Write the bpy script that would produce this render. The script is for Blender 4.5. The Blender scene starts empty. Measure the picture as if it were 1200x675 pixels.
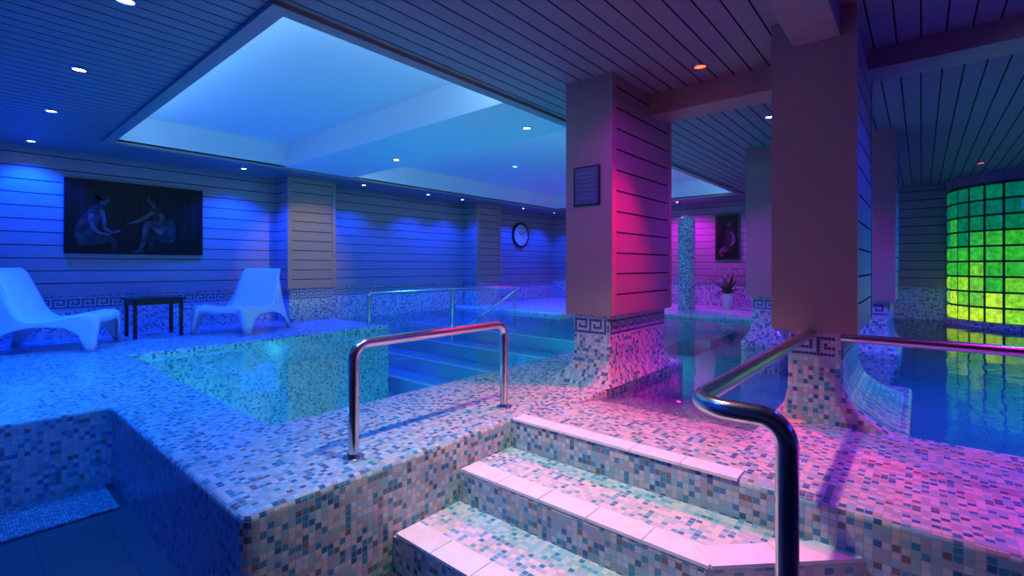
import bpy, bmesh, math, random
from mathutils import Vector, Matrix
random.seed(7)
scene = bpy.context.scene
scene.view_settings.view_transform = 'Standard'

# ------------------------------------------------------------------ helpers
def new_mat(name, color=(0.8,0.8,0.8), rough=0.5, metal=0.0, emit=None, estr=0.0, spec=None):
    m = bpy.data.materials.new(name); m.use_nodes = True
    b = m.node_tree.nodes["Principled BSDF"]
    b.inputs["Base Color"].default_value = (*color, 1)
    b.inputs["Roughness"].default_value = rough
    b.inputs["Metallic"].default_value = metal
    if emit:
        b.inputs["Emission Color"].default_value = (*emit, 1)
        b.inputs["Emission Strength"].default_value = estr
    if spec is not None:
        b.inputs["Specular IOR Level"].default_value = spec
    return m

def noisy(m, scale=30, amt=0.15, bump=0.0, stretch=None):
    nt = m.node_tree; b = nt.nodes["Principled BSDF"]
    col = tuple(b.inputs["Base Color"].default_value)
    tc = nt.nodes.new("ShaderNodeTexCoord"); n = nt.nodes.new("ShaderNodeTexNoise")
    n.inputs["Scale"].default_value = scale
    src = tc.outputs["Object"]
    if stretch:
        mp = nt.nodes.new("ShaderNodeMapping"); mp.inputs["Scale"].default_value = stretch
        nt.links.new(src, mp.inputs[0]); src = mp.outputs[0]
    nt.links.new(src, n.inputs["Vector"])
    r = nt.nodes.new("ShaderNodeValToRGB")
    r.color_ramp.elements[0].position = 0.3; r.color_ramp.elements[1].position = 0.7
    r.color_ramp.elements[0].color = tuple(c*(1-amt) for c in col[:3])+(1,)
    r.color_ramp.elements[1].color = tuple(min(1,c*(1+amt)) for c in col[:3])+(1,)
    nt.links.new(n.outputs[0], r.inputs[0]); nt.links.new(r.outputs[0], b.inputs["Base Color"])
    if bump:
        bp = nt.nodes.new("ShaderNodeBump"); bp.inputs["Strength"].default_value = bump
        bp.inputs["Distance"].default_value = 0.003
        nt.links.new(n.outputs[0], bp.inputs["Height"]); nt.links.new(bp.outputs[0], b.inputs["Normal"])
    return m

def mosaic_mat(name, size, palette, grout, rough=0.15, gw=0.44):
    m = bpy.data.materials.new(name); m.use_nodes = True
    nt = m.node_tree; N = nt.nodes; L = nt.links
    b = N["Principled BSDF"]
    uv = N.new("ShaderNodeUVMap")
    sc = N.new("ShaderNodeVectorMath"); sc.operation = 'SCALE'; sc.inputs["Scale"].default_value = 1/size
    L.new(uv.outputs[0], sc.inputs[0])
    fl = N.new("ShaderNodeVectorMath"); fl.operation = 'FLOOR'; L.new(sc.outputs[0], fl.inputs[0])
    fr = N.new("ShaderNodeVectorMath"); fr.operation = 'FRACTION'; L.new(sc.outputs[0], fr.inputs[0])
    wn = N.new("ShaderNodeTexWhiteNoise"); wn.noise_dimensions = '2D'; L.new(fl.outputs[0], wn.inputs["Vector"])
    ramp = N.new("ShaderNodeValToRGB"); ramp.color_ramp.interpolation = 'CONSTANT'
    cr = ramp.color_ramp
    pos = 0.0
    tot = sum(p[1] for p in palette)
    for i, (c, w) in enumerate(palette):
        if i == 0: e = cr.elements[0]; e.position = 0
        elif i == 1: e = cr.elements[1]; e.position = pos
        else: e = cr.elements.new(pos)
        e.color = (*c, 1); pos += w/tot
    L.new(wn.outputs["Value"], ramp.inputs[0])
    sub = N.new("ShaderNodeVectorMath"); sub.operation = 'SUBTRACT'; sub.inputs[1].default_value = (0.5,0.5,0.5)
    L.new(fr.outputs[0], sub.inputs[0])
    ab = N.new("ShaderNodeVectorMath"); ab.operation = 'ABSOLUTE'; L.new(sub.outputs[0], ab.inputs[0])
    sx = N.new("ShaderNodeSeparateXYZ"); L.new(ab.outputs[0], sx.inputs[0])
    mx = N.new("ShaderNodeMath"); mx.operation = 'MAXIMUM'; L.new(sx.outputs[0], mx.inputs[0]); L.new(sx.outputs[1], mx.inputs[1])
    mr = N.new("ShaderNodeMapRange"); mr.inputs["From Min"].default_value = gw-0.01; mr.inputs["From Max"].default_value = gw+0.015
    L.new(mx.outputs[0], mr.inputs["Value"])
    mix = N.new("ShaderNodeMix"); mix.data_type = 'RGBA'
    L.new(mr.outputs[0], mix.inputs["Factor"]); L.new(ramp.outputs[0], mix.inputs["A"]); mix.inputs["B"].default_value = (*grout,1)
    L.new(mix.outputs["Result"], b.inputs["Base Color"])
    rr = N.new("ShaderNodeMapRange"); rr.inputs["To Min"].default_value = rough; rr.inputs["To Max"].default_value = 0.8
    L.new(mr.outputs[0], rr.inputs["Value"]); L.new(rr.outputs[0], b.inputs["Roughness"])
    bp = N.new("ShaderNodeBump"); bp.invert = True; bp.inputs["Strength"].default_value = 0.35; bp.inputs["Distance"].default_value = 0.002
    L.new(mr.outputs[0], bp.inputs["Height"]); L.new(bp.outputs[0], b.inputs["Normal"])
    return m

def box_uv(me):
    uvl = me.uv_layers.new(name="UVMap") if not me.uv_layers else me.uv_layers[0]
    for p in me.polygons:
        n = p.normal; ax, ay, az = abs(n.x), abs(n.y), abs(n.z)
        for li in p.loop_indices:
            co = me.vertices[me.loops[li].vertex_index].co
            if az >= ax and az >= ay: u = (co.x, co.y)
            elif ax >= ay: u = (co.y, co.z)
            else: u = (co.x, co.z)
            uvl.data[li].uv = u

def mesh_obj(name, verts, faces, mats, midx=None, parent=None, smooth=False, uv=True, fixn=False):
    me = bpy.data.meshes.new(name)
    me.from_pydata([tuple(v) for v in verts], [], faces)
    if not isinstance(mats, (list, tuple)): mats = [mats]
    for m in mats: me.materials.append(m)
    if midx:
        for p, i in zip(me.polygons, midx): p.material_index = i
    me.update()
    if fixn:
        bm = bmesh.new(); bm.from_mesh(me); bmesh.ops.recalc_face_normals(bm, faces=bm.faces); bm.to_mesh(me); bm.free()
    if smooth:
        for p in me.polygons: p.use_smooth = True
    if uv: box_uv(me)
    o = bpy.data.objects.new(name, me); scene.collection.objects.link(o)
    if parent: attach(o, parent)
    return o

def attach(o, parent):
    o.parent = parent
    o.matrix_parent_inverse = Matrix.Translation(parent.location).inverted()

def empty(name, loc=(0,0,0)):
    e = bpy.data.objects.new(name, None); e.location = loc; e.empty_display_size = 0.2
    scene.collection.objects.link(e); return e

class MB:
    """accumulates geometry"""
    def __init__(s): s.v=[]; s.f=[]; s.m=[]
    def quad(s, a,b,c,d, mi=0):
        i=len(s.v); s.v += [a,b,c,d]; s.f.append((i,i+1,i+2,i+3)); s.m.append(mi)
    def poly(s, pts, mi=0):
        i=len(s.v); s.v += list(pts); s.f.append(tuple(range(i,i+len(pts)))); s.m.append(mi)
    def box(s, x0,x1,y0,y1,z0,z1, mi=0):
        i=len(s.v)
        s.v += [(x0,y0,z0),(x1,y0,z0),(x1,y1,z0),(x0,y1,z0),(x0,y0,z1),(x1,y0,z1),(x1,y1,z1),(x0,y1,z1)]
        for f in [(0,3,2,1),(4,5,6,7),(0,1,5,4),(1,2,6,5),(2,3,7,6),(3,0,4,7)]:
            s.f.append(tuple(i+k for k in f)); s.m.append(mi)
    def bbox(s, x0,x1,y0,y1,z0,z1, b=0.005, mi=0):
        i=len(s.v)
        s.v += [(x0,y0,z0),(x1,y0,z0),(x1,y1,z0),(x0,y1,z0),
                (x0,y0,z1-b),(x1,y0,z1-b),(x1,y1,z1-b),(x0,y1,z1-b),
                (x0+b,y0+b,z1),(x1-b,y0+b,z1),(x1-b,y1-b,z1),(x0+b,y1-b,z1)]
        for f in [(0,3,2,1),(0,1,5,4),(1,2,6,5),(2,3,7,6),(3,0,4,7),(4,5,9,8),(5,6,10,9),(6,7,11,10),(7,4,8,11),(8,9,10,11)]:
            s.f.append(tuple(i+k for k in f)); s.m.append(mi)
    def cyl(s, c, r, z0, z1, n=24, mi=0, r2=None):
        r2 = r if r2 is None else r2
        i=len(s.v)
        for k in range(n):
            a=2*math.pi*k/n; s.v.append((c[0]+r*math.cos(a), c[1]+r*math.sin(a), z0))
        for k in range(n):
            a=2*math.pi*k/n; s.v.append((c[0]+r2*math.cos(a), c[1]+r2*math.sin(a), z1))
        for k in range(n):
            s.f.append((i+k,i+(k+1)%n,i+n+(k+1)%n,i+n+k)); s.m.append(mi)
        s.f.append(tuple(i+n-1-k for k in range(n))); s.m.append(mi)
        s.f.append(tuple(i+n+k for k in range(n))); s.m.append(mi)
    def sweep(s, path, r, n=16, mi=0, cap=True):
        path=[Vector(p) for p in path]
        t0=(path[1]-path[0]).normalized()
        up=Vector((0,0,1)) if abs(t0.z)<0.9 else Vector((1,0,0))
        nrm=(up-t0*up.dot(t0)).normalized()
        base=len(s.v)
        for j,p in enumerate(path):
            if j==0: t=t0
            elif j==len(path)-1: t=(path[j]-path[j-1]).normalized()
            else: t=((path[j+1]-path[j]).normalized()+(path[j]-path[j-1]).normalized()).normalized()
            nrm=(nrm-t*nrm.dot(t)).normalized(); bi=t.cross(nrm)
            rr = r[j] if isinstance(r,(list,tuple)) else r
            for k in range(n):
                a=2*math.pi*k/n; s.v.append(tuple(p+nrm*(rr*math.cos(a))+bi*(rr*math.sin(a))))
        for j in range(len(path)-1):
            for k in range(n):
                a=base+j*n+k; b=base+j*n+(k+1)%n
                s.f.append((a,b,b+n,a+n)); s.m.append(mi)
        if cap:
            s.f.append(tuple(base+n-1-k for k in range(n))); s.m.append(mi)
            e=base+(len(path)-1)*n
            s.f.append(tuple(e+k for k in range(n))); s.m.append(mi)
    def obj(s, name, mats, parent=None, smooth=False, uv=True, fixn=False):
        return mesh_obj(name, s.v, s.f, mats, s.m, parent, smooth, uv, fixn)

def fillet(path, rad, seg=8):
    P=[Vector(p) for p in path]; out=[P[0]]
    for i in range(1,len(P)-1):
        r = rad[i-1] if isinstance(rad,(list,tuple)) else rad
        a=(P[i-1]-P[i]).normalized(); b=(P[i+1]-P[i]).normalized()
        ang=a.angle(b); d=r/math.tan(ang/2)
        p0=P[i]+a*d; p1=P[i]+b*d
        c=P[i]+(a+b).normalized()*(r/math.sin(ang/2))
        v0=p0-c; v1=p1-c; th=v0.angle(v1)
        for k in range(seg+1):
            t=k/seg
            v=(v0*math.sin((1-t)*th)+v1*math.sin(t*th))/math.sin(th)
            out.append(c+v)
    out.append(P[-1]); return out

def shade_auto(o, ang=40):
    me=o.data
    for p in me.polygons: p.use_smooth=True
    bm=bmesh.new(); bm.from_mesh(me)
    for e in bm.edges:
        if len(e.link_faces)==2 and e.calc_face_angle(0)>math.radians(ang): e.smooth=False
    bm.to_mesh(me); bm.free()

def slab(name, outline, z0, z1, cr=0.05, br=0.03, mats=None, parent=None, sharp=()):
    n=len(outline); pts=[]
    for i in range(n):
        p=Vector((*outline[i],0)); a=Vector((*outline[i-1],0)); b=Vector((*outline[(i+1)%n],0))
        if i in sharp:
            pts.append(p); continue
        f=fillet([a,p,b],cr,5)[1:-1]; pts+=f
    m=len(pts); nr=[]
    for i in range(m):
        e0=(pts[i]-pts[i-1]).normalized(); e1=(pts[(i+1)%m]-pts[i]).normalized()
        n0=Vector((-e0.y,e0.x,0)); n1=Vector((-e1.y,e1.x,0))
        k=(n0+n1); k=k/max(0.3,k.length_squared)*2
        nr.append(k)
    rings=[[(p.x,p.y,z0) for p in pts]]
    S=4
    for s in range(S+1):
        a=math.pi/2*s/S
        off=br*(1-math.cos(a)); z=z1-br+br*math.sin(a)
        rings.append([(p.x+q.x*off,p.y+q.y*off,z) for p,q in zip(pts,nr)])
    v=[];f=[]
    for r in rings: v+=r
    for j in range(len(rings)-1):
        for i in range(m):
            a=j*m+i; b=j*m+(i+1)%m
            f.append((a,b,b+m,a+m))
    f.append(tuple((len(rings)-1)*m+i for i in range(m)))
    return mesh_obj(name, v, f, mats, parent=parent)

def siding(mb, o, ud, ul, vd, vl, nd, pitch, gw=0.012, gd=0.012, mi=0, gmi=1, v_off=0.0):
    o=Vector(o); ud=Vector(ud); vd=Vector(vd); nd=Vector(nd)
    edges=[0.0]; v=(pitch-(v_off%pitch))%pitch
    while v<vl-0.001:
        if v>0.001: edges.append(v)
        v+=pitch
    edges.append(vl)
    flip = ud.cross(vd).dot(nd)<0
    def q(va,da,vb,db,m):
        a=o+vd*va+nd*da; b=a+ud*ul; d=o+vd*vb+nd*db; c=d+ud*ul
        if flip: mb.quad(tuple(a),tuple(d),tuple(c),tuple(b),m)
        else: mb.quad(tuple(a),tuple(b),tuple(c),tuple(d),m)
    for i in range(len(edges)-1):
        a=edges[i]+(gw/2 if i>0 else 0); b=edges[i+1]-(gw/2 if i<len(edges)-2 else 0)
        q(a,0,b,0,mi)
        if i<len(edges)-2:
            q(b,0,b,-gd,gmi); q(b,-gd,b+gw,-gd,gmi); q(b+gw,-gd,b+gw,0,gmi)

KEY=["######.","#....#.","#.#..#.","#.####.","#......","#######"]
def greek_key(mb, o, ud, ul, nd, cell=0.021, mi=0, bg=1):
    o=Vector(o); ud=Vector(ud).normalized(); nd=Vector(nd); up=Vector((0,0,1))
    ncol=int(ul/cell); g=cell*0.06
    flip=ud.cross(up).dot(nd)<0
    def Q(p,w,h,m):
        a=p; b=p+ud*w; d=p+up*h; cc=b+up*h
        if flip: mb.quad(tuple(a),tuple(d),tuple(cc),tuple(b),m)
        else: mb.quad(tuple(a),tuple(b),tuple(cc),tuple(d),m)
    Q(o-up*cell+nd*0.0015, ul, cell*8, bg)
    for c in range(ncol):
        for r in range(6):
            if KEY[r][c%7]=='#':
                Q(o+ud*(c*cell+g)+up*((5-r)*cell+g)+nd*0.003, cell-2*g, cell-2*g, mi)

# ------------------------------------------------------------------ materials
TS=0.028
PAL=[((0.62,0.62,0.56),26),((0.40,0.45,0.44),19),((0.30,0.57,0.61),22),((0.05,0.30,0.41),14),
     ((0.20,0.17,0.15),4),((0.54,0.70,0.70),11),((0.04,0.16,0.30),6)]
M_mos=mosaic_mat("mosaic_tile",TS,PAL,(0.37,0.40,0.41))
PAL2=[((0.80,0.80,0.72),36),((0.44,0.70,0.70),24),((0.16,0.52,0.58),16),((0.60,0.62,0.57),16),((0.06,0.32,0.42),8)]
M_mos_light=mosaic_mat("mosaic_tile_tread",TS,PAL2,(0.62,0.66,0.63))
PALP=[((0.25,0.50,0.57),30),((0.235,0.48,0.55),30),((0.27,0.53,0.60),25),((0.30,0.56,0.62),15)]
M_pool=mosaic_mat("mosaic_pool",TS,PALP,(0.27,0.50,0.57))
M_side=noisy(new_mat("painted_wood_siding",(0.28,0.25,0.255),0.42),8,0.08,stretch=(1,1,12))
M_groove_shade=new_mat("siding_groove_shade",(0.015,0.014,0.015),0.9)  # near-black paint deepens the shade inside the grooves
M_ceil=noisy(new_mat("painted_ceiling_boards",(0.205,0.20,0.245),0.5),6,0.08,stretch=(1,10,1))
M_trim=new_mat("taupe_trim",(0.36,0.25,0.21),0.45)
M_white=new_mat("white_plaster",(0.72,0.76,0.79),0.6)
M_steel=new_mat("brushed_steel",(0.66,0.64,0.62),0.22,1.0)
M_nose=noisy(new_mat("white_nosing_tile",(0.90,0.91,0.86),0.25),12,0.05)
M_key=new_mat("greek_key_tile",(0.02,0.06,0.20),0.3)
M_keybg=mosaic_mat("key_background_tile",0.021,[((0.50,0.55,0.60),60),((0.43,0.50,0.56),40)],(0.36,0.38,0.42))
M_plastic=new_mat("white_plastic",(0.85,0.86,0.88),0.35)
M_black=new_mat("black_lacquer",(0.01,0.01,0.012),0.3)
M_floor=mosaic_mat("dark_floor_tile",0.30,[((0.028,0.035,0.06),40),((0.032,0.04,0.065),40),((0.026,0.032,0.05),20)],(0.015,0.018,0.03),0.5,0.49)
M_mat=mosaic_mat("mat_weave",0.014,[((0.18,0.22,0.30),50),((0.10,0.12,0.17),30),((0.28,0.32,0.40),20)],(0.06,0.07,0.1),0.8,0.42)

M_water=bpy.data.materials.new("pool_water"); M_water.use_nodes=True
nt=M_water.node_tree; nt.nodes.clear()
out=nt.nodes.new("ShaderNodeOutputMaterial"); mixs=nt.nodes.new("ShaderNodeMixShader")
tr=nt.nodes.new("ShaderNodeBsdfTransparent"); tr.inputs[0].default_value=(0.66,0.88,0.95,1)
gl=nt.nodes.new("ShaderNodeBsdfGlossy"); gl.inputs["Roughness"].default_value=0.04
fr=nt.nodes.new("ShaderNodeFresnel"); fr.inputs[0].default_value=1.5
nz=nt.nodes.new("ShaderNodeTexNoise"); nz.inputs["Scale"].default_value=3.0; nz.inputs["Detail"].default_value=3
tc=nt.nodes.new("ShaderNodeTexCoord"); bp=nt.nodes.new("ShaderNodeBump"); bp.inputs["Strength"].default_value=0.12; bp.inputs["Distance"].default_value=0.05
L=nt.links; L.new(tc.outputs["Object"],nz.inputs["Vector"]); L.new(nz.outputs[0],bp.inputs["Height"])
L.new(bp.outputs[0],gl.inputs["Normal"]); L.new(bp.outputs[0],fr.inputs["Normal"])
L.new(fr.outputs[0],mixs.inputs[0]); L.new(tr.outputs[0],mixs.inputs[1]); L.new(gl.outputs[0],mixs.inputs[2]); L.new(mixs.outputs[0],out.inputs[0])

# ------------------------------------------------------------------ room shell
XW,XE,YS,YN=-2.5,12.0,-4.0,8.6
ZC=2.47; ZF=-0.52; ZR=2.82
WZ=0.56
mb=MB(); mb.box(XW,2.28,YS,4.25,ZF-0.1,ZF); mb.obj("floor",M_floor)
deck_outline=[(XW,4.21),(0.723,4.21),(0.723,1.95),(2.28,1.95),(2.28,YS),(3.5,YS),(3.5,0.05),(4.9,0.05),(4.9,0.75),(2.75,0.75),(2.75,1.85),(4.9,1.85),(4.9,2.976),(1.265,2.976),(1.265,6.53),(4.6,6.53),(4.6,YN),(XW,YN)]
slab("floor_deck",deck_outline,-1.3,0.0,0.05,0.03,M_mos,sharp=(0,4,5,15,16,17,3))
slab("floor_deck",[(9.4,2.2),(XE,2.2),(XE,YN),(8.0,YN),(8.0,5.5),(9.4,5.5)],-1.3,0.0,0.04,0.03,M_mos_light,sharp=(1,2,3))
mb=MB()
mb.box(1.2,5.0,2.9,YN,-1.35,-1.2)
STP=[(4.95,-0.95),(5.5,-0.72),(6.0,-0.49),(6.5,-0.26)]
for i,(xa,z) in enumerate(STP):
    xb=[5.5,6.0,6.5,8.0][i]; mb.box(xa,xb,2.95,YN,-1.35,z)
mb.box(8.0,9.4,2.6,5.6,-1.35,-0.26)
mb.box(3.4,XE,YS,0.1,-1.35,-0.45)
mb.box(4.9,7.2,0.1,2.95,-1.35,-0.40); mb.box(7.2,XE,0.1,2.6,-1.35,-0.40)
NR=14
prev=None
for k in range(NR+1):
    t=k/NR; x=2.70+2.2*t; z=-0.0-0.40*(t**1.25)
    if prev: mb.quad((prev[0],0.70,prev[1]),(x,0.70,z),(x,1.90,z),(prev[0],1.90,prev[1]),2)
    prev=(x,z)
for xa,z in STP: mb.box(xa-0.01,xa+0.07,2.98,YN-0.05,z,z+0.012,1)
mb.obj("floor_pool_basin",[M_pool,M_nose,M_mos])
wo=[(1.265,2.976),(4.9,2.976),(4.9,1.85),(2.75,1.85),(2.75,0.75),(4.9,0.75),(4.9,0.05),(3.5,0.05),(3.5,YS),(XE,YS),(XE,2.2),(9.4,2.2),(9.4,5.5),(8.0,5.5),(8.0,YN),(4.6,YN),(4.6,6.53),(1.265,6.53)]
mesh_obj("pool_water",[(x,y,-0.06) for x,y in wo],[tuple(range(len(wo)))],M_water)

e=empty("wall_north",(5,YN+0.1,1))
mb=MB(); mb.box(XW,XE+0.2,YN,YN+0.2,-1.3,3.0); mb.obj("tiled_core",M_mos,e)
mb=MB(); siding(mb,(XW,YN-0.035,WZ),(1,0,0),XE-XW,(0,0,1),ZC-WZ,(0,-1,0),0.165); mb.box(XW,XE,YN-0.035,YN,WZ-0.004,WZ); mb.obj("siding",[M_side,M_groove_shade],e)
mb=MB(); greek_key(mb,(XW,YN,WZ-0.17),(1,0,0),XE-XW,(0,-1,0),0.021); mb.obj("greek_key_border",[M_key,M_keybg],e)
e=empty("wall_east",(XE+0.1,2,1))
mb=MB(); mb.box(XE,XE+0.2,YS,YN,-1.3,3.0); mb.obj("tiled_core",M_mos,e)
mb=MB(); siding(mb,(XE-0.035,YS,WZ),(0,1,0),YN-YS,(0,0,1),ZC-WZ,(-1,0,0),0.165); mb.box(XE-0.035,XE,YS,YN,WZ-0.004,WZ); mb.obj("siding",[M_side,M_groove_shade],e)
e=empty("wall_south",(5,YS-0.1,1))
mb=MB(); mb.box(XW,XE+0.2,YS-0.2,YS,-1.3,3.0); mb.obj("tiled_core",M_mos,e)
mb=MB(); siding(mb,(XW,YS+0.035,WZ),(1,0,0),XE-XW,(0,0,1),ZC-WZ,(0,1,0),0.165); mb.obj("siding",[M_side,M_groove_shade],e)
e=empty("wall_west",(XW-0.1,2,1))
mb=MB(); mb.box(XW-0.2,XW,YS-0.2,YN+0.2,-1.3,3.0); mb.obj("tiled_core",M_mos,e)
mb=MB(); siding(mb,(XW+0.035,YS,WZ),(0,1,0),YN-YS,(0,0,1),ZC-WZ,(1,0,0),0.165); mb.obj("siding",[M_side,M_groove_shade],e)

e=empty("ceiling",(5,2,ZC))
RX0,RX1,RX2,RX3=1.30,3.35,4.5,10.6; RY0,RY1=2.90,7.42
mb=MB()
def cb(x0,x1,y0,y1): siding(mb,(x0,y0,ZC),(1,0,0),x1-x0,(0,1,0),y1-y0,(0,0,-1),0.125,gw=0.010,gd=0.01,v_off=y0-YS)
cb(XW,XE,YS,RY0); cb(XW,RX0,RY0,RY1); cb(RX3,XE,RY0,RY1); cb(XW,XE,RY1,YN)
mb.obj("boards",[M_ceil,M_groove_shade],e)
mb=MB(); mb.box(RX1,RX2,RY0,RY1,ZC-0.0,ZR); mb.obj("coffer_divider",M_white,e)
mb=MB()
for x0,x1 in ((RX0,RX1),(RX2,RX3)):
    mb.quad((x0,RY0,ZR),(x0,RY1,ZR),(x1,RY1,ZR),(x1,RY0,ZR))
    mb.quad((x0,RY0,ZC),(x0,RY0,ZR),(x1,RY0,ZR),(x1,RY0,ZC))
    mb.quad((x0,RY1,ZC),(x1,RY1,ZC),(x1,RY1,ZR),(x0,RY1,ZR))
mb.quad((RX0,RY0,ZC),(RX0,RY1,ZC),(RX0,RY1,ZR),(RX0,RY0,ZR))
mb.quad((RX3,RY0,ZC),(RX3,RY0,ZR),(RX3,RY1,ZR),(RX3,RY1,ZC))
mb.obj("coffer",M_white,e)
mb=MB()
t=0.10
mb.box(RX0-t,RX3+t,RY0-t,RY0,ZC-0.03,ZC+0.02); mb.box(RX0-t,RX3+t,RY1,RY1+t,ZC-0.03,ZC+0.02)
mb.box(RX0-t,RX0,RY0,RY1,ZC-0.03,ZC+0.02); mb.box(RX3,RX3+t,RY0,RY1,ZC-0.03,ZC+0.02)
mb.obj("coffer_trim",M_side,e)
mb=MB(); mb.box(XW-0.2,XE+0.2,YS-0.2,YN+0.2,3.0,3.1); mb.obj("slab",M_white,e)

mb=MB(); mb.box(XW,3.38,0.36,0.60,2.30,ZC); mb.obj("ceiling_beam",M_side)
mb=MB(); mb.box(4.05,4.35,0.715,1.84,2.29,ZC); mb.obj("ceiling_beam",M_trim)
mb=MB(); mb.box(4.2,4.5,YS,0.285,2.33,ZC); mb.obj("ceiling_beam",M_side)

# ------------------------------------------------------------------ columns
def rrect(x0,x1,y0,y1,r,seg=4):
    pts=[]
    for cx,cy,a0 in ((x1-r,y1-r,0),(x0+r,y1-r,90),(x0+r,y0+r,180),(x1-r,y0+r,270)):
        for k in range(seg+1):
            a=math.radians(a0+90*k/seg); pts.append((cx+r*math.cos(a),cy+r*math.sin(a)))
    return pts

def column(x0,x1,y0,y1, inset=0.05, flare=(0.1,0.1,0.1,0.1), zb=0.0, name="support_column", plinth=False):
    e=empty(name,((x0+x1)/2,(y0+y1)/2,zb))
    g=0.014
    mb=MB(); mb.box(x0+g,x1-g,y0+g,y1-g,WZ,ZC); mb.box(x0+.002,x1-.002,y0+.002,y1-.002,WZ-0.006,WZ+0.01)
    mb.obj("shaft",M_side,e)
    mb=MB()
    mb.box(x0,x0+g,y0+g,y1-g,WZ,ZC,2); mb.box(x1-g,x1,y0+g,y1-g,WZ,ZC,2)
    siding(mb,(x0+0.07,y0,WZ),(1,0,0),x1-x0-0.14,(0,0,1),ZC-WZ,(0,-1,0),0.165)
    siding(mb,(x0+0.07,y1,WZ),(1,0,0),x1-x0-0.14,(0,0,1),ZC-WZ,(0,1,0),0.165)
    for xa in (x0,x1-0.07):
        mb.box(xa,xa+0.07,y0-0.006,y0+g,WZ,ZC,2); mb.box(xa,xa+0.07,y1-g,y1+0.006,WZ,ZC,2)
    mb.obj("cladding",[M_side,M_groove_shade,M_trim],e)
    bx0,bx1,by0,by1=x0+inset,x1-inset,y0+inset,y1-inset
    rings=[]; S=8
    zs=[WZ-0.006]+[0.26*(1-k/S) for k in range(S+1)]
    if plinth: zs+= [-0.40]
    for z in zs:
        zz=max(z,0)
        t=0 if zz>=0.26 else ((0.26-zz)/0.26)**2.2
        rings.append([(p[0],p[1],zb+z) for p in rrect(bx0-flare[0]*t,bx1+flare[1]*t,by0-flare[2]*t,by1+flare[3]*t,0.02+0.05*t)])
    v=[];f=[]; m=len(rings[0])
    for r in rings: v+=r
    for j in range(len(rings)-1):
        for i in range(m):
            a=j*m+i;b=j*m+(i+1)%m; f.append((a,a+m,b+m,b))
    f.append(tuple(range(m)))
    mesh_obj("tiled_base",v,f,M_mos,parent=e)
    kz=WZ-0.155
    mb=MB()
    for (o,ud,ul,nd) in (((bx0+0.02,by0,kz),(1,0,0),bx1-bx0-0.04,(0,-1,0)),((bx0,by1-0.02,kz),(0,-1,0),by1-by0-0.04,(-1,0,0)),
                         ((bx0+0.02,by1,kz),(1,0,0),bx1-bx0-0.04,(0,1,0)),((bx1,by0+0.02,kz),(0,1,0),by1-by0-0.04,(1,0,0))):
        greek_key(mb,o,ud,ul,nd,0.0195)
    mb.obj("greek_key_border",[M_key,M_keybg],e)
    return e
column(3.36,4.53,1.84,2.26,0.04,(0.12,0.1,0.05,0.2))
column(3.38,4.55,0.285,0.715,0.07,(0.03,0.2,0.26,0.06))
column(6.7,7.87,1.3,1.72,0.05,(0.15,0.1,0.1,0.1),plinth=True)
column(6.7,7.87,0.22,0.64,0.05,(0.15,0.1,0.1,0.1),plinth=True)
def pilaster(x0,x1,y0,y1):
    e=empty("wall_pilaster",((x0+x1)/2,(y0+y1)/2,0))
    mb=MB(); mb.box(x0+.014,x1-.014,y0+.014,y1,WZ,ZC); mb.box(x0,x1,y0,y1,WZ-0.006,WZ+0.01); mb.obj("shaft",M_side,e)
    mb=MB(); siding(mb,(x0+0.06,y0,WZ),(1,0,0),x1-x0-0.12,(0,0,1),ZC-WZ,(0,-1,0),0.165,mi=2)
    siding(mb,(x0,y0+.06,WZ),(0,1,0),y1-y0-0.06,(0,0,1),ZC-WZ,(-1,0,0),0.165)
    siding(mb,(x1,y0+.06,WZ),(0,1,0),y1-y0-0.06,(0,0,1),ZC-WZ,(1,0,0),0.165)
    for xa in (x0,x1-0.06): mb.box(xa-0.004,xa+0.064,y0-0.008,y0+.06,WZ,ZC,2)
    mb.obj("cladding",[M_side,M_groove_shade,M_trim],e)
    mb=MB(); mb.box(x0+0.04,x1-0.04,y0+0.04,y1,0,WZ-0.006); mb.obj("tiled_base",M_mos,e)
    mb=MB(); greek_key(mb,(x0+.05,y0+.04,WZ-0.17),(1,0,0),x1-x0-0.1,(0,-1,0)); greek_key(mb,(x0+.04,y1,WZ-0.17),(0,-1,0),y1-y0-.05,(-1,0,0)); mb.obj("greek_key_border",[M_key,M_keybg],e)
pilaster(3.70,4.56,8.08,YN-0.036)
pilaster(8.2,9.05,8.08,YN-0.036)

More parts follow.
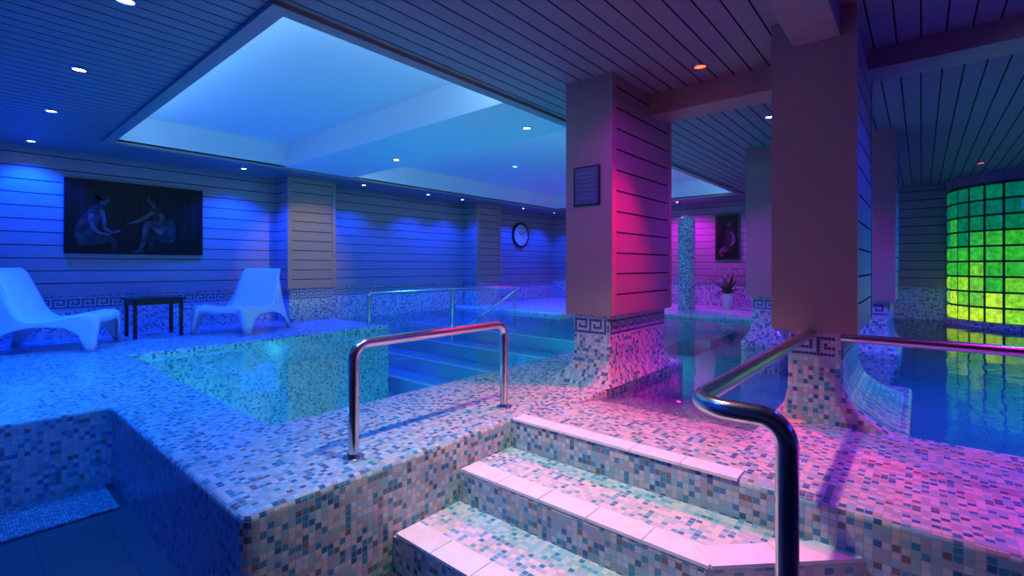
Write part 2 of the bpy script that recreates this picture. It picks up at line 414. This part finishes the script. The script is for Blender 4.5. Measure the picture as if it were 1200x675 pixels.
# ------------------------------------------------------------------ entry steps
e=empty("entry_steps",(1.85,1.2,ZF))
slab("step_middle",[(1.84,0.60),(2.279,0.161),(2.279,1.949),(1.84,1.949)],ZF,-0.172,0.03,0.012,M_mos_light,e,sharp=(1,2,3))
slab("step_lower",[(1.41,0.42),(2.279,-0.449),(2.279,1.949),(1.41,1.949)],ZF,-0.345,0.03,0.012,M_mos_light,e,sharp=(1,2,3))
mb=MB()
mb.box(1.832,1.84,0.61,1.949,-0.345,-0.185); mb.box(1.402,1.41,0.43,1.949,ZF,-0.358)
mb.obj("riser_cladding",M_mos,e)
mb=MB()
def nosing(p0,p1,z,w,tile=0.25,inward=(1,0)):
    p0=Vector((*p0,0)); p1=Vector((*p1,0)); L_=(p1-p0).length; d=(p1-p0)/L_; iw=Vector((*inward,0)).normalized()
    n=max(1,round(L_/tile)); tl=L_/n; g=0.002
    for i in range(n):
        a=p0+d*(i*tl+g)-iw*0.012; b=p0+d*((i+1)*tl-g)-iw*0.012
        c=b+iw*w; dd=a+iw*w
        lo=[(q.x,q.y,z-0.006) for q in (a,b,c,dd)]; hi=[(q.x,q.y,z+0.008) for q in (a,b,c,dd)]
        k=len(mb.v); mb.v+=lo+hi
        for f in [(0,3,2,1),(4,5,6,7),(0,1,5,4),(1,2,6,5),(2,3,7,6),(3,0,4,7)]:
            mb.f.append(tuple(k+x for x in f)); mb.m.append(0)
nosing((2.285,1.93),(2.285,0.62),0.0,0.11)
nosing((1.845,1.93),(1.845,0.60),-0.172,0.13)
nosing((1.845,0.60),(2.27,0.175),-0.170,0.13,inward=(0.7,0.7))
nosing((1.415,1.93),(1.415,0.42),-0.345,0.14)
mb.obj("white_nosing_tiles",M_nose,e,fixn=True)
mb=MB(); mb.bbox(-0.7,0.68,3.70,4.19,ZF,ZF+0.018,0.006); mb.obj("floor_mat",M_mat)

# ------------------------------------------------------------------ handrails
R=0.026
def flange(mb,x,y,z): mb.cyl((x,y),0.052,z,z+0.012,24); mb.cyl((x,y),0.036,z+0.012,z+0.03,24,r2=0.029)
mb=MB(); mb.sweep(fillet([(1.298,2.13,0.0),(1.298,2.13,0.565),(2.42,2.13,0.565),(2.42,2.13,0.0)],0.075,10),R,20)
flange(mb,1.298,2.13,0); flange(mb,2.42,2.13,0); shade_auto(mb.obj("handrail",M_steel))
mb=MB(); mb.sweep(fillet([(3.46,0.51,0.545),(1.42,0.52,0.545),(1.44,0.27,0.545),(1.44,0.27,ZF)],[0.11,0.07],10),0.028,20)
flange(mb,1.44,0.27,ZF); shade_auto(mb.obj("handrail",M_steel))
mb=MB(); mb.sweep(fillet([(3.42,0.36,0.53),(3.42,-2.6,0.53),(3.42,-2.6,0.0)],0.08,8),R,20); flange(mb,3.42,-2.6,0)
mb.cyl((3.42,-1.1),R,0,0.53,16); flange(mb,3.42,-1.1,0); shade_auto(mb.obj("handrail",M_steel))
mb=MB(); yy=6.9
mb.sweep(fillet([(4.48,yy,0.0),(4.48,yy,0.5),(8.4,yy,0.5),(6.75,yy,-0.26)],[0.07,0.04],8),0.034,16)
mb.cyl((6.32,yy),0.034,-0.49,0.5,16); mb.cyl((8.2,yy),R,0.0,0.49,16)
flange(mb,4.48,yy,0); shade_auto(mb.obj("handrail",M_steel))

# ------------------------------------------------------------------ lounge chairs
def lounge_chair(loc, ang, sc=1.0):
    bm=bmesh.new()
    prof=[(0.47,0.30),(0.475,0.345),(0.44,0.375),(0.33,0.375),(0.18,0.345),(0.04,0.315),(-0.07,0.315),(-0.145,0.36),(-0.195,0.46),(-0.25,0.60),(-0.30,0.73),(-0.335,0.82),(-0.365,0.855),(-0.39,0.84)]
    hw  =[0.36,0.375,0.385,0.39,0.385,0.375,0.365,0.36,0.35,0.335,0.315,0.30,0.285,0.275]
    NU=14; grid=[]
    for (x,z),w in zip(prof,hw):
        row=[]
        for k in range(NU+1):
            u=-1+2*k/NU
            dish=0.028*(1-u*u)
            curl=0.03*max(0,abs(u)-0.86)/0.14
            row.append(bm.verts.new((x+ (0.0 if z<0.5 else -dish*0.9), u*w, z-dish*(1 if z<0.5 else 0.2)-curl*(1 if z<0.5 else 0.3))))
        grid.append(row)
    for j in range(len(grid)-1):
        for k in range(NU):
            bm.faces.new((grid[j][k],grid[j][k+1],grid[j+1][k+1],grid[j+1][k]))
    top=[(0.475,0.33),(0.44,0.365),(0.33,0.367),(0.18,0.337),(0.04,0.307),(-0.07,0.307),(-0.145,0.352),(-0.195,0.45),(-0.25,0.59),(-0.30,0.72)]
    bot=[(0.455,0.0),(0.405,0.0),(0.335,0.16),(0.22,0.245),(0.06,0.262),(-0.10,0.255),(-0.23,0.21),(-0.34,0.12),(-0.415,0.0),(-0.47,0.0)]
    n=len(top)
    for s in (-1,1):
        rows=[]
        for i in range(n):
            (tx,tz),(bx,bz)=top[i],bot[i]
            col=[]
            for k in range(7):
                t=k/6
                x=tx+(bx-tx)*t; z=tz+(bz-tz)*t
                wt=0.385 if i<7 else 0.385-(i-6)*0.020
                y= wt-0.012 + (0.055*(1-min(1,z/0.37)))
                col.append(bm.verts.new((x,s*y,z)))
            rows.append(col)
        for i in range(n-1):
            for k in range(6):
                f=(rows[i][k],rows[i][k+1],rows[i+1][k+1],rows[i+1][k])
                bm.faces.new(f if s>0 else f[::-1])
        prev=None
        for k in range(7):
            t=k/6; a=rows[0][k].co
            wv=0.10*(1-t)+0.045*t
            v=bm.verts.new((a.x+0.004, a.y-s*wv, a.z))
            if prev:
                f=(rows[0][k-1],prev,v,rows[0][k]); bm.faces.new(f if s>0 else f[::-1])
            prev=v
        prev=None
        for k in range(7):
            t=k/6; a=rows[-1][k].co
            wv=0.12*(1-t)+0.045*t
            v=bm.verts.new((a.x-0.004, a.y-s*wv, a.z))
            if prev:
                f=(rows[-1][k-1],rows[-1][k],v,prev); bm.faces.new(f if s>0 else f[::-1])
            prev=v
    def apron(x,zt,zb,w):
        N=12; pv=None
        for k in range(N+1):
            u=-1+2*k/N; zz=zb+(zt-zb)*0.75*(1-u**4)
            a=bm.verts.new((x,u*w,zt)); b=bm.verts.new((x-0.003,u*w,min(zz,zt-0.03)))
            if pv: bm.faces.new((pv[0],pv[1],b,a))
            pv=(a,b)
    apron(0.472,0.335,0.20,0.36)
    bmesh.ops.recalc_face_normals(bm,faces=bm.faces)
    bmesh.ops.scale(bm,vec=(sc,sc,sc),verts=bm.verts)
    me=bpy.data.meshes.new("lounge_chair"); bm.to_mesh(me); bm.free()
    me.materials.append(M_plastic)
    for p in me.polygons: p.use_smooth=True
    o=bpy.data.objects.new("lounge_chair",me); scene.collection.objects.link(o)
    so=o.modifiers.new("thick","SOLIDIFY"); so.thickness=0.022; so.offset=0
    o.location=(loc[0],loc[1],0.004); o.rotation_euler=(0,0,ang)
    return o
lounge_chair((2.86,7.64),math.radians(180+30),1.06)
lounge_chair((0.80,7.66),math.radians(-25),1.08)

e=empty("side_table",(1.84,8.0,0))
mb=MB(); mb.bbox(1.53,2.14,7.72,8.28,0.50,0.53,0.006)
for x in (1.56,2.07):
    for y in (7.75,8.21): mb.box(x,x+0.04,y,y+0.04,0.0,0.50)
mb.box(1.56,2.11,7.755,7.775,0.44,0.50); mb.box(1.56,2.11,8.225,8.245,0.44,0.50)
mb.box(1.565,1.585,7.75,8.25,0.44,0.50); mb.box(2.085,2.105,7.75,8.25,0.44,0.50)
mb.obj("table_frame",M_black,e)

# ------------------------------------------------------------------ pictures
def stroke(mb, pts, ws, y, mi):
    P=[Vector((a,b)) for a,b in pts]; l=[];r=[]
    Q=[];W=[]
    for i in range(len(P)-1):
        for k in range(6):
            t=k/6
            p0=P[max(i-1,0)];p1=P[i];p2=P[i+1];p3=P[min(i+2,len(P)-1)]
            q=0.5*((2*p1)+(p2-p0)*t+(2*p0-5*p1+4*p2-p3)*t*t+(3*p1-p0-3*p2+p3)*t**3)
            Q.append(q);W.append(ws[i]*(1-t)+ws[i+1]*t)
    Q.append(P[-1]);W.append(ws[-1])
    for i,q in enumerate(Q):
        d=(Q[min(i+1,len(Q)-1)]-Q[max(i-1,0)]).normalized(); n=Vector((-d.y,d.x))
        l.append(q+n*W[i]); r.append(q-n*W[i])
    for i in range(len(Q)-1):
        mb.quad((l[i].x,y,l[i].y),(r[i].x,y,r[i].y),(r[i+1].x,y,r[i+1].y),(l[i+1].x,y,l[i+1].y),mi)
def ell(mb,c,a,b,y,mi,rot=0):
    pts=[]
    for k in range(28):
        t=2*math.pi*k/28; x=a*math.cos(t); z=b*math.sin(t)
        pts.append((c[0]+x*math.cos(rot)-z*math.sin(rot),y,c[1]+x*math.sin(rot)+z*math.cos(rot)))
    mb.poly(pts,mi)
M_pbg=new_mat("print_black",(0.003,0.003,0.004),0.35,spec=0.25); M_p1=noisy(new_mat("print_skin",(0.065,0.068,0.075),0.4,spec=0.25),7,0.75)
M_p2=noisy(new_mat("print_shade",(0.014,0.015,0.018),0.4,spec=0.25),7,0.6); M_p3=noisy(new_mat("print_cloth",(0.024,0.025,0.03),0.4,spec=0.25),9,0.7); M_p4=new_mat("print_hair",(0.002,0.002,0.003),0.4,spec=0.25)
M_pdk=new_mat("print_backdrop",(0.007,0.007,0.010),0.4,spec=0.25)
e=empty("framed_picture",(1.78,8.5,1.6))
px0,px1,pz0,pz1=0.99,2.58,1.12,2.12
yb=YN-0.036
mb=MB(); mb.box(px0,px1,yb-0.045,yb-0.001,pz0,pz1); mb.obj("canvas",M_pbg,e)
mb=MB(); W_=px1-px0;H_=pz1-pz0
def U(u,v): return (px0+u*W_, pz0+v*H_)
def ST(pts,ws,y,mi): stroke(mb,[U(*p) for p in pts],[w*0.9 for w in ws],y,mi)
yl=[yb-0.046-0.0006*i for i in range(14)]
for u in (0.46,0.52,0.58,0.66,0.75,0.84,0.92,0.1,0.2):
    ST([(u,.97),(u+0.01,0.6),(u,0.25)],[0.03,0.022,0.03],yl[0],4)
ST([(.22,.66),(.19,.56),(.15,.42),(.13,.28),(.16,.14)],[.035,.085,.105,.12,.12],yl[1],2)
ST([(.24,.60),(.25,.46),(.26,.34)],[.03,.028,.02],yl[4],0)
ST([(.26,.35),(.31,.30),(.36,.33)],[.022,.018,.012],yl[4],0)
ST([(.17,.54),(.17,.40),(.22,.29),(.30,.27)],[.035,.030,.022,.014],yl[3],0)
ST([(.14,.16),(.24,.20),(.31,.19),(.32,.06)],[.075,.06,.042,.03],yl[2],1)
ST([(.225,.62),(.235,.69)],[.03,.028],yl[3],1)
ell(mb,U(.255,.735),.048,.070,yl[4],0,-.25)
ell(mb,U(.235,.785),.066,.060,yl[5],3,-.3); ell(mb,U(.205,.735),.04,.055,yl[5],3)
ST([(.62,.68),(.64,.58),(.67,.44),(.68,.30)],[.035,.070,.075,.095],yl[2],2)
ST([(.60,.62),(.54,.53),(.47,.46),(.40,.42)],[.028,.026,.020,.011],yl[3],0)
ST([(.66,.60),(.66,.48),(.58,.43)],[.030,.027,.018],yl[6],0)
ST([(.68,.33),(.61,.42),(.565,.44),(.545,.36),(.525,.16),(.50,.06)],[.075,.058,.046,.040,.028,.02],yl[4],0)
ST([(.525,.07),(.49,.045),(.45,.04)],[.022,.018,.010],yl[4],0)
ST([(.69,.27),(.62,.28),(.585,.22),(.585,.10),(.56,.06)],[.07,.055,.04,.028,.02],yl[3],1)
ST([(.72,.52),(.74,.38),(.72,.24),(.64,.25)],[.04,.065,.08,.05],yl[5],2)
ST([(.610,.68),(.600,.74)],[.028,.026],yl[4],0)
ell(mb,U(.585,.785),.045,.068,yl[5],0,.2)
ell(mb,U(.61,.83),.06,.054,yl[6],3,.2); ell(mb,U(.64,.77),.03,.045,yl[6],3)
mb.obj("printed_figures",[M_p1,M_p2,M_p3,M_p4,M_pdk],e)

e=empty("framed_picture",(11.95,3.48,1.6))
mb=MB(); xb=XE-0.036; mb.box(xb-0.04,xb-0.001,3.20,3.76,1.1,2.18); mb.obj("frame",M_black,e)
mb=MB()
mb.quad((xb-0.041,3.72,1.14),(xb-0.041,3.24,1.14),(xb-0.041,3.24,2.14),(xb-0.041,3.72,2.14),0)
tmp=MB(); stroke(tmp,[(3.45,1.85),(3.42,1.6),(3.50,1.35)],[.07,.11,.10],0,1); stroke(tmp,[(3.40,1.75),(3.33,1.55),(3.42,1.42)],[.035,.03,.02],0,2)
stroke(tmp,[(3.50,1.35),(3.62,1.3),(3.60,1.18)],[.07,.05,.03],0,2); ell(tmp,(3.46,1.96),.055,.075,0,2); ell(tmp,(3.48,2.0),.06,.05,0,0)
for q,(f,m) in enumerate(zip(tmp.f,tmp.m)):
    mb.poly([(xb-0.043-0.00002*q,tmp.v[i][0],tmp.v[i][2]) for i in f],m)
mb.obj("print",[M_pbg,M_p2,M_p1],e)

# ------------------------------------------------------------------ clock
e=empty("wall_clock",(10.4,8.55,1.84))
def disc(mb,c,r,y0,y1,mi,n=48):
    k=len(mb.v)
    for yy_ in (y0,y1):
        for i in range(n):
            a=2*math.pi*i/n; mb.v.append((c[0]+r*math.cos(a),yy_,c[1]+r*math.sin(a)))
    for i in range(n):
        mb.f.append((k+i,k+(i+1)%n,k+n+(i+1)%n,k+n+i)); mb.m.append(mi)
    mb.f.append(tuple(k+n+i for i in range(n))); mb.m.append(mi)
cc=(10.4,1.82)
mb=MB(); disc(mb,cc,0.35,yb,yb-0.05,0); disc(mb,cc,0.29,yb-0.05,yb-0.052,1)
for i in range(12):
    a=math.pi/6*i; rr=0.24
    c0=(cc[0]+rr*math.sin(a),cc[1]+rr*math.cos(a)); dx,dz=math.sin(a)*.03,math.cos(a)*.03; nx,nz_=math.cos(a)*.008,-math.sin(a)*.008
    mb.poly([(c0[0]-dx-nx,yb-.0535,c0[1]-dz-nz_),(c0[0]+dx-nx,yb-.0535,c0[1]+dz-nz_),(c0[0]+dx+nx,yb-.0535,c0[1]+dz+nz_),(c0[0]-dx+nx,yb-.0535,c0[1]-dz+nz_)],0)
for a,l,w in ((math.radians(305),.15,.012),(math.radians(60),.22,.008)):
    dx,dz=math.sin(a),math.cos(a)
    mb.poly([(cc[0]-dz*w,yb-.055,cc[1]+dx*w),(cc[0]+dz*w,yb-.055,cc[1]-dx*w),(cc[0]+dx*l+dz*w*.5,yb-.055,cc[1]+dz*l-dx*w*.5),(cc[0]+dx*l-dz*w*.5,yb-.055,cc[1]+dz*l+dx*w*.5)],0)
mb.obj("clock_body",[M_black,new_mat("clock_dial",(0.60,0.63,0.67),0.4)],e)

e=empty("notice_sign",(3.35,2.07,1.6))
mb=MB(); mb.box(3.348,3.3595,1.94,2.18,1.44,1.76); mb.obj("frame",M_black,e)
mb=MB(); mb.box(3.345,3.348,1.955,2.165,1.455,1.745,0)
for i in range(7): mb.box(3.3445,3.345,1.98,2.14-(0.04 if i%3==2 else 0),1.70-i*0.034,1.708-i*0.034,1)
mb.obj("paper",[new_mat("sign_paper",(0.08,0.12,0.18),0.3),new_mat("sign_text",(0.2,0.2,0.25),0.5)],e)

# ------------------------------------------------------------------ plant
e=empty("potted_plant",(11.3,3.3,0))
mb=MB(); mb.cyl((11.3,3.3),0.09,0.0,0.32,24,r2=0.14); mb.cyl((11.3,3.3),0.148,0.30,0.34,24,r2=0.148); mb.obj("pot",M_plastic,e)
mb=MB()
for i in range(30):
    a=random.uniform(0,2*math.pi); el=random.uniform(0.25,1.2); L_=random.uniform(0.3,0.6)
    pts=[]
    for k in range(6):
        t=k/5; r=L_*t*math.cos(el)*1.1; z=0.33+L_*math.sin(el)*t-0.22*t*t*(1.2-el)
        pts.append(Vector((11.3+r*math.cos(a),3.3+r*math.sin(a),z)))
    sd=Vector((-math.sin(a),math.cos(a),0))
    for k in range(5):
        w0=0.04*math.sin(math.pi*(k/5)*0.9+0.25); w1=0.04*math.sin(math.pi*((k+1)/5)*0.9+0.25)
        if k==4: w1=0.002
        mb.quad(tuple(pts[k]-sd*w0),tuple(pts[k]+sd*w0),tuple(pts[k+1]+sd*w1),tuple(pts[k+1]-sd*w1))
mb.obj("leaves",new_mat("leaf_green",(0.05,0.16,0.05),0.45),e)
mb=MB()
for i in range(14):
    a=random.uniform(0,6.28); r=random.uniform(0.05,0.30); z=random.uniform(0.6,0.9)
    c=Vector((11.3+r*math.cos(a),3.3+r*math.sin(a),z))
    mb.sweep([(11.3,3.3,0.34),tuple((Vector((11.3,3.3,0.34))+c)/2+Vector((0,0,0.08))),tuple(c)],0.004,6,1)
    for k in range(5):
        b=2*math.pi*k/5; d=Vector((0.3*math.cos(b),math.cos(b),math.sin(b))).normalized()*0.06; s2=d.cross(Vector((1,0,0))).normalized()*0.026
        mb.quad(tuple(c),tuple(c+d*.5+s2),tuple(c+d),tuple(c+d*.5-s2),0)
mb.obj("flowers",[new_mat("petal_pink",(0.7,0.25,0.5),0.5),new_mat("stem_green",(0.06,0.14,0.04),0.5)],e)

# ------------------------------------------------------------------ glass block wall
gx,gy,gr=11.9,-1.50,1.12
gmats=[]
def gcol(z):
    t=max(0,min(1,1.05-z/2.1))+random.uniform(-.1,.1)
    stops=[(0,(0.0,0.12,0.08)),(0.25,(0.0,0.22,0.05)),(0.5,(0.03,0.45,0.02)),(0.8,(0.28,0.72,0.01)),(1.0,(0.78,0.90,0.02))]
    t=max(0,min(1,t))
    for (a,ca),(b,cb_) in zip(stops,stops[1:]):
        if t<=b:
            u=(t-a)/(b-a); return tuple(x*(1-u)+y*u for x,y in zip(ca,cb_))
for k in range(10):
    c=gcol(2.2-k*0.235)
    gm=new_mat("glass_block_painted_glow",(0.02,0.08,0.04),0.12,emit=c,estr=0.95)  # light from behind is painted in as block emission, yellower towards the bottom
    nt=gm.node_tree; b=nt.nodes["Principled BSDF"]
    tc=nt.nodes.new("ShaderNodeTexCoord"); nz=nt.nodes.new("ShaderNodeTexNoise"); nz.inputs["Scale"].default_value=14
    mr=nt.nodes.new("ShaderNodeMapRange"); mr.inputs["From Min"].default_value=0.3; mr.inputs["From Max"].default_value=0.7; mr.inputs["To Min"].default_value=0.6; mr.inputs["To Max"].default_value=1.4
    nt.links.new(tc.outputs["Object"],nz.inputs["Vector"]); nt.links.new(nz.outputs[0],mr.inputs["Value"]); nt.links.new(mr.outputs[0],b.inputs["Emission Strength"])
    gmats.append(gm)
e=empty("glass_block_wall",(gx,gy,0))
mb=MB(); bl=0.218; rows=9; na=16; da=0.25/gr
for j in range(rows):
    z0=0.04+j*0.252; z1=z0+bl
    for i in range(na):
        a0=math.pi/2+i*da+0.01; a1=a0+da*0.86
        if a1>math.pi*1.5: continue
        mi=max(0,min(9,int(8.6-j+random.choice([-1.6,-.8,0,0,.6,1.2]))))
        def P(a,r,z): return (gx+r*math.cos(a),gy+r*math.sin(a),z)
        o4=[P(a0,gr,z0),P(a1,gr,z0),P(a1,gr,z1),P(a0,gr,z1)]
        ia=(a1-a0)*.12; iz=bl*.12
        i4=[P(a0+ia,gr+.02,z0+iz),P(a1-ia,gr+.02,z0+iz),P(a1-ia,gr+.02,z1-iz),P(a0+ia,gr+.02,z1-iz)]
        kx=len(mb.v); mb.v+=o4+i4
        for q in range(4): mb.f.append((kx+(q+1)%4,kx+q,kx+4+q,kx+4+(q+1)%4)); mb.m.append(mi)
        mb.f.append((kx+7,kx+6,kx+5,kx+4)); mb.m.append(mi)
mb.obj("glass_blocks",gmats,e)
mb=MB(); n=40
for z in (0.0,2.35):
    for i in range(n+1):
        a=math.pi/2+math.pi*i/n; mb.v.append((gx+(gr-0.005)*math.cos(a),gy+(gr-0.005)*math.sin(a),z))
for i in range(n): mb.f.append((i,i+1,n+2+i,n+1+i)); mb.m.append(0)
mb.obj("mortar",new_mat("dark_mortar",(0.02,0.06,0.03),0.8),e)
mb=MB(); mb.cyl((gx,gy),gr+0.03,2.32,ZC,48); mb.obj("top_ring",M_side,e)
mb=MB(); mb.cyl((gx,gy),gr+0.05,-0.45,0.03,48); mb.obj("tiled_curb",M_mos,e)

mb=MB(); mb.cyl((10.6,3.95),0.18,0.0,1.9,32)
for k in range(6):
    a0=math.pi/2*k/6; a1=math.pi/2*(k+1)/6
    mb.cyl((10.6,3.95),0.18*math.cos(a0),1.9+0.18*math.sin(a0),1.9+0.18*math.sin(a1),32,r2=max(.001,0.18*math.cos(a1)))
mb.obj("tiled_shower_pier",M_mos)

# ------------------------------------------------------------------ lights
def downlight(x,y,z,col,power,ang=120,blend=0.6,estr=25,aim=None,lampcol=None,r=0.04):
    e=empty("ceiling_downlight",(x,y,z))
    m=MB(); n=24
    for rr,zz in ((0.058,z),(0.056,z-0.008),(0.042,z-0.008),(0.04,z-0.001)):
        for i in range(n):
            a=2*math.pi*i/n; m.v.append((x+rr*math.cos(a),y+rr*math.sin(a),zz))
    for j in range(3):
        for i in range(n):
            a=j*n+i;b_=j*n+(i+1)%n; m.f.append((a,b_,b_+n,a+n)); m.m.append(0)
    m.f.append(tuple(3*n+i for i in range(n))); m.m.append(1)
    em=new_mat("lamp_glow",(0,0,0),0.5,emit=(lampcol or col),estr=estr)
    m.obj("housing",[M_steel,em],e,fixn=True)
    l=bpy.data.lights.new("lamp","SPOT"); l.energy=power; l.color=col; l.spot_size=math.radians(ang); l.spot_blend=blend; l.shadow_soft_size=r
    o=bpy.data.objects.new("lamp",l); scene.collection.objects.link(o); o.location=(x,y,z-0.03)
    if aim:
        d=Vector(aim)-Vector((x,y,z-0.03)); o.rotation_euler=d.to_track_quat('-Z','Y').to_euler()
    attach(o,e)
BL=(0.0,0.035,1.0); BC=(0.02,0.25,1.0); PK=(1.0,0.0,0.42); RD=(1.0,0.04,0.01); WH=(1.0,0.97,0.80)
LB=(0.4,0.6,1.0)
downlight(0.66,0.5,ZC,BL,30,lampcol=LB); downlight(0.66,1.95,ZC,(0.0,0.08,1.0),80,lampcol=LB)
for y in (3.46,4.95,6.48): downlight(0.66,y,ZC,(0.0,0.17,1.0),240,ang=95,lampcol=LB)
downlight(0.66,8.22,ZC,BL,460,lampcol=LB)
downlight(-1.2,3.4,ZC,BL,95,ang=100,lampcol=LB); downlight(-1.2,6.4,ZC,BL,200,lampcol=LB)
downlight(2.99,8.02,ZC,BL,420,lampcol=LB)
for x in (5.06,6.6,7.6,9.8,11.2): downlight(x,7.95,ZC,BL,220,lampcol=LB)
downlight(4.15,5.70,ZC,(1.0,0.75,0.5),90,ang=42,blend=0.7,aim=(4.13,8.1,1.2),estr=30); downlight(4.13,3.30,ZC,(0.3,0.8,1.0),60,ang=100,estr=30)
downlight(6.9,5.8,ZR,(0.05,0.6,1.0),100,ang=110); downlight(9,5,ZR,(0.0,0.25,1.0),60)
downlight(3.71,1.28,ZC,(1.0,0.0,0.14),430,ang=78,blend=0.9,aim=(3.15,1.3,0),lampcol=RD,estr=9)
downlight(2.55,0.95,ZC,(0.50,0.0,0.95),90,ang=70,blend=1.0,aim=(4.1,1.84,1.0),lampcol=PK)  # added out-of-view purple fill aimed at the first column's side
downlight(5.42,1.17,ZC,(0.32,0.0,0.95),130,ang=130,lampcol=(0.7,0.3,1))
downlight(3.0,-0.75,ZC,PK,200,ang=70,blend=0.9,lampcol=PK)
downlight(2.7,-2.3,ZC,(0.30,0.0,1.0),100,ang=100,blend=0.9,lampcol=PK)
downlight(3.8,-0.6,ZC,BL,100,ang=130,lampcol=LB)  # added out-of-view blue fill for the second column's right face
downlight(5.3,-0.9,ZC,(0.0,0.16,1.0),240,ang=120,lampcol=LB); downlight(8.0,-1.0,ZC,(0.0,0.10,1.0),260,ang=140,lampcol=LB)
downlight(9.86,-0.67,ZC,(0.9,0.1,0.1),10,lampcol=RD,estr=9)
downlight(11.2,4.4,ZC,(0.70,0.0,0.9),190,ang=150,lampcol=(0.7,0.3,1)); downlight(11.2,2.6,ZC,(0.30,0.0,0.9),80,ang=150,lampcol=(0.7,0.3,1))
downlight(1.55,1.3,ZC,WH,165,ang=80,blend=0.9,aim=(2.1,1.4,0)); downlight(0.75,1.25,ZC,(0.9,1.0,0.95),30,ang=64,aim=(1.5,2.0,-0.2))  # added out-of-view fills: flash-like white on the steps, paler one on deck face
downlight(9.2,1.8,ZC,BC,60,lampcol=LB)
def area(name,loc,rot,sx,sy,col,power,parent):
    l=bpy.data.lights.new(name,"AREA"); l.shape='RECTANGLE'; l.size=sx; l.size_y=sy; l.color=col; l.energy=power
    o=bpy.data.objects.new(name,l); scene.collection.objects.link(o); o.location=loc; o.rotation_euler=rot; attach(o,parent)
e=empty("ceiling_fill_strip",(2.3,2.95,2.5))
area("led_south",(2.3,RY0+0.03,ZC+0.06),(math.radians(110),0,0),1.9,0.04,(0.24,0.58,0.84),7.5,e)
area("led_west",(RX0+0.03,5.1,ZC+0.06),(math.radians(110),0,math.radians(-90)),4.2,0.04,(0.24,0.58,0.84),10,e)
e=empty("ceiling_fill_strip",(7.5,2.95,2.5))
area("led_south",(7.5,RY0+0.03,ZC+0.06),(math.radians(110),0,0),5.8,0.04,(0.24,0.52,0.82),16,e)
area("led_west",(RX2+0.03,5.1,ZC+0.06),(math.radians(110),0,math.radians(-90)),4.2,0.04,(0.26,0.55,0.82),11,e)
e=empty("ceiling_fill_strip",(-2.4,3,2.25))
area("fill_wall_west",(XW+0.08,5.0,2.22),(math.radians(115),0,math.radians(-90)),6.5,0.04,BL,44,e)  # added strip on an unseen wall, brightens the left ceiling boards
e=empty("ceiling_fill_strip",(6,-3.9,2.25))
area("fill_wall_south",(6.5,YS+0.08,2.22),(math.radians(115),0,0),9,0.04,(0.05,0.02,1.0),60,e)  # added strip on an unseen wall, lifts the right ceiling with blue
def pool_fill(x,y,z,col,p):  # bare point lights added under water to brighten the pool
    e=empty("pool_fill_light",(x,y,z)); l=bpy.data.lights.new("fill_point","POINT"); l.energy=p; l.color=col; l.shadow_soft_size=0.06
    o=bpy.data.objects.new("fill_point",l); scene.collection.objects.link(o); o.location=(x,y,z); attach(o,e)
pool_fill(2.4,3.15,-0.7,(0.10,0.65,1.0),36); pool_fill(4.3,3.15,-0.7,(0.08,0.8,1.0),38); pool_fill(1.45,5.5,-0.7,(0.06,0.5,1.0),32)
pool_fill(6.2,3.1,-0.2,(0.05,0.9,0.6),24)

w=bpy.data.worlds.new("World"); scene.world=w; w.use_nodes=True
w.node_tree.nodes["Background"].inputs[0].default_value=(0.01,0.02,0.06,1)

cam=bpy.data.cameras.new("camera"); co=bpy.data.objects.new("camera",cam); scene.collection.objects.link(co)
cam.lens=16.9; cam.sensor_width=36; cam.shift_y=-0.0212; cam.clip_start=0.03
co.location=(0,0,0.95); co.rotation_euler=(math.radians(90),0,math.radians(40.4-90))
scene.camera=co
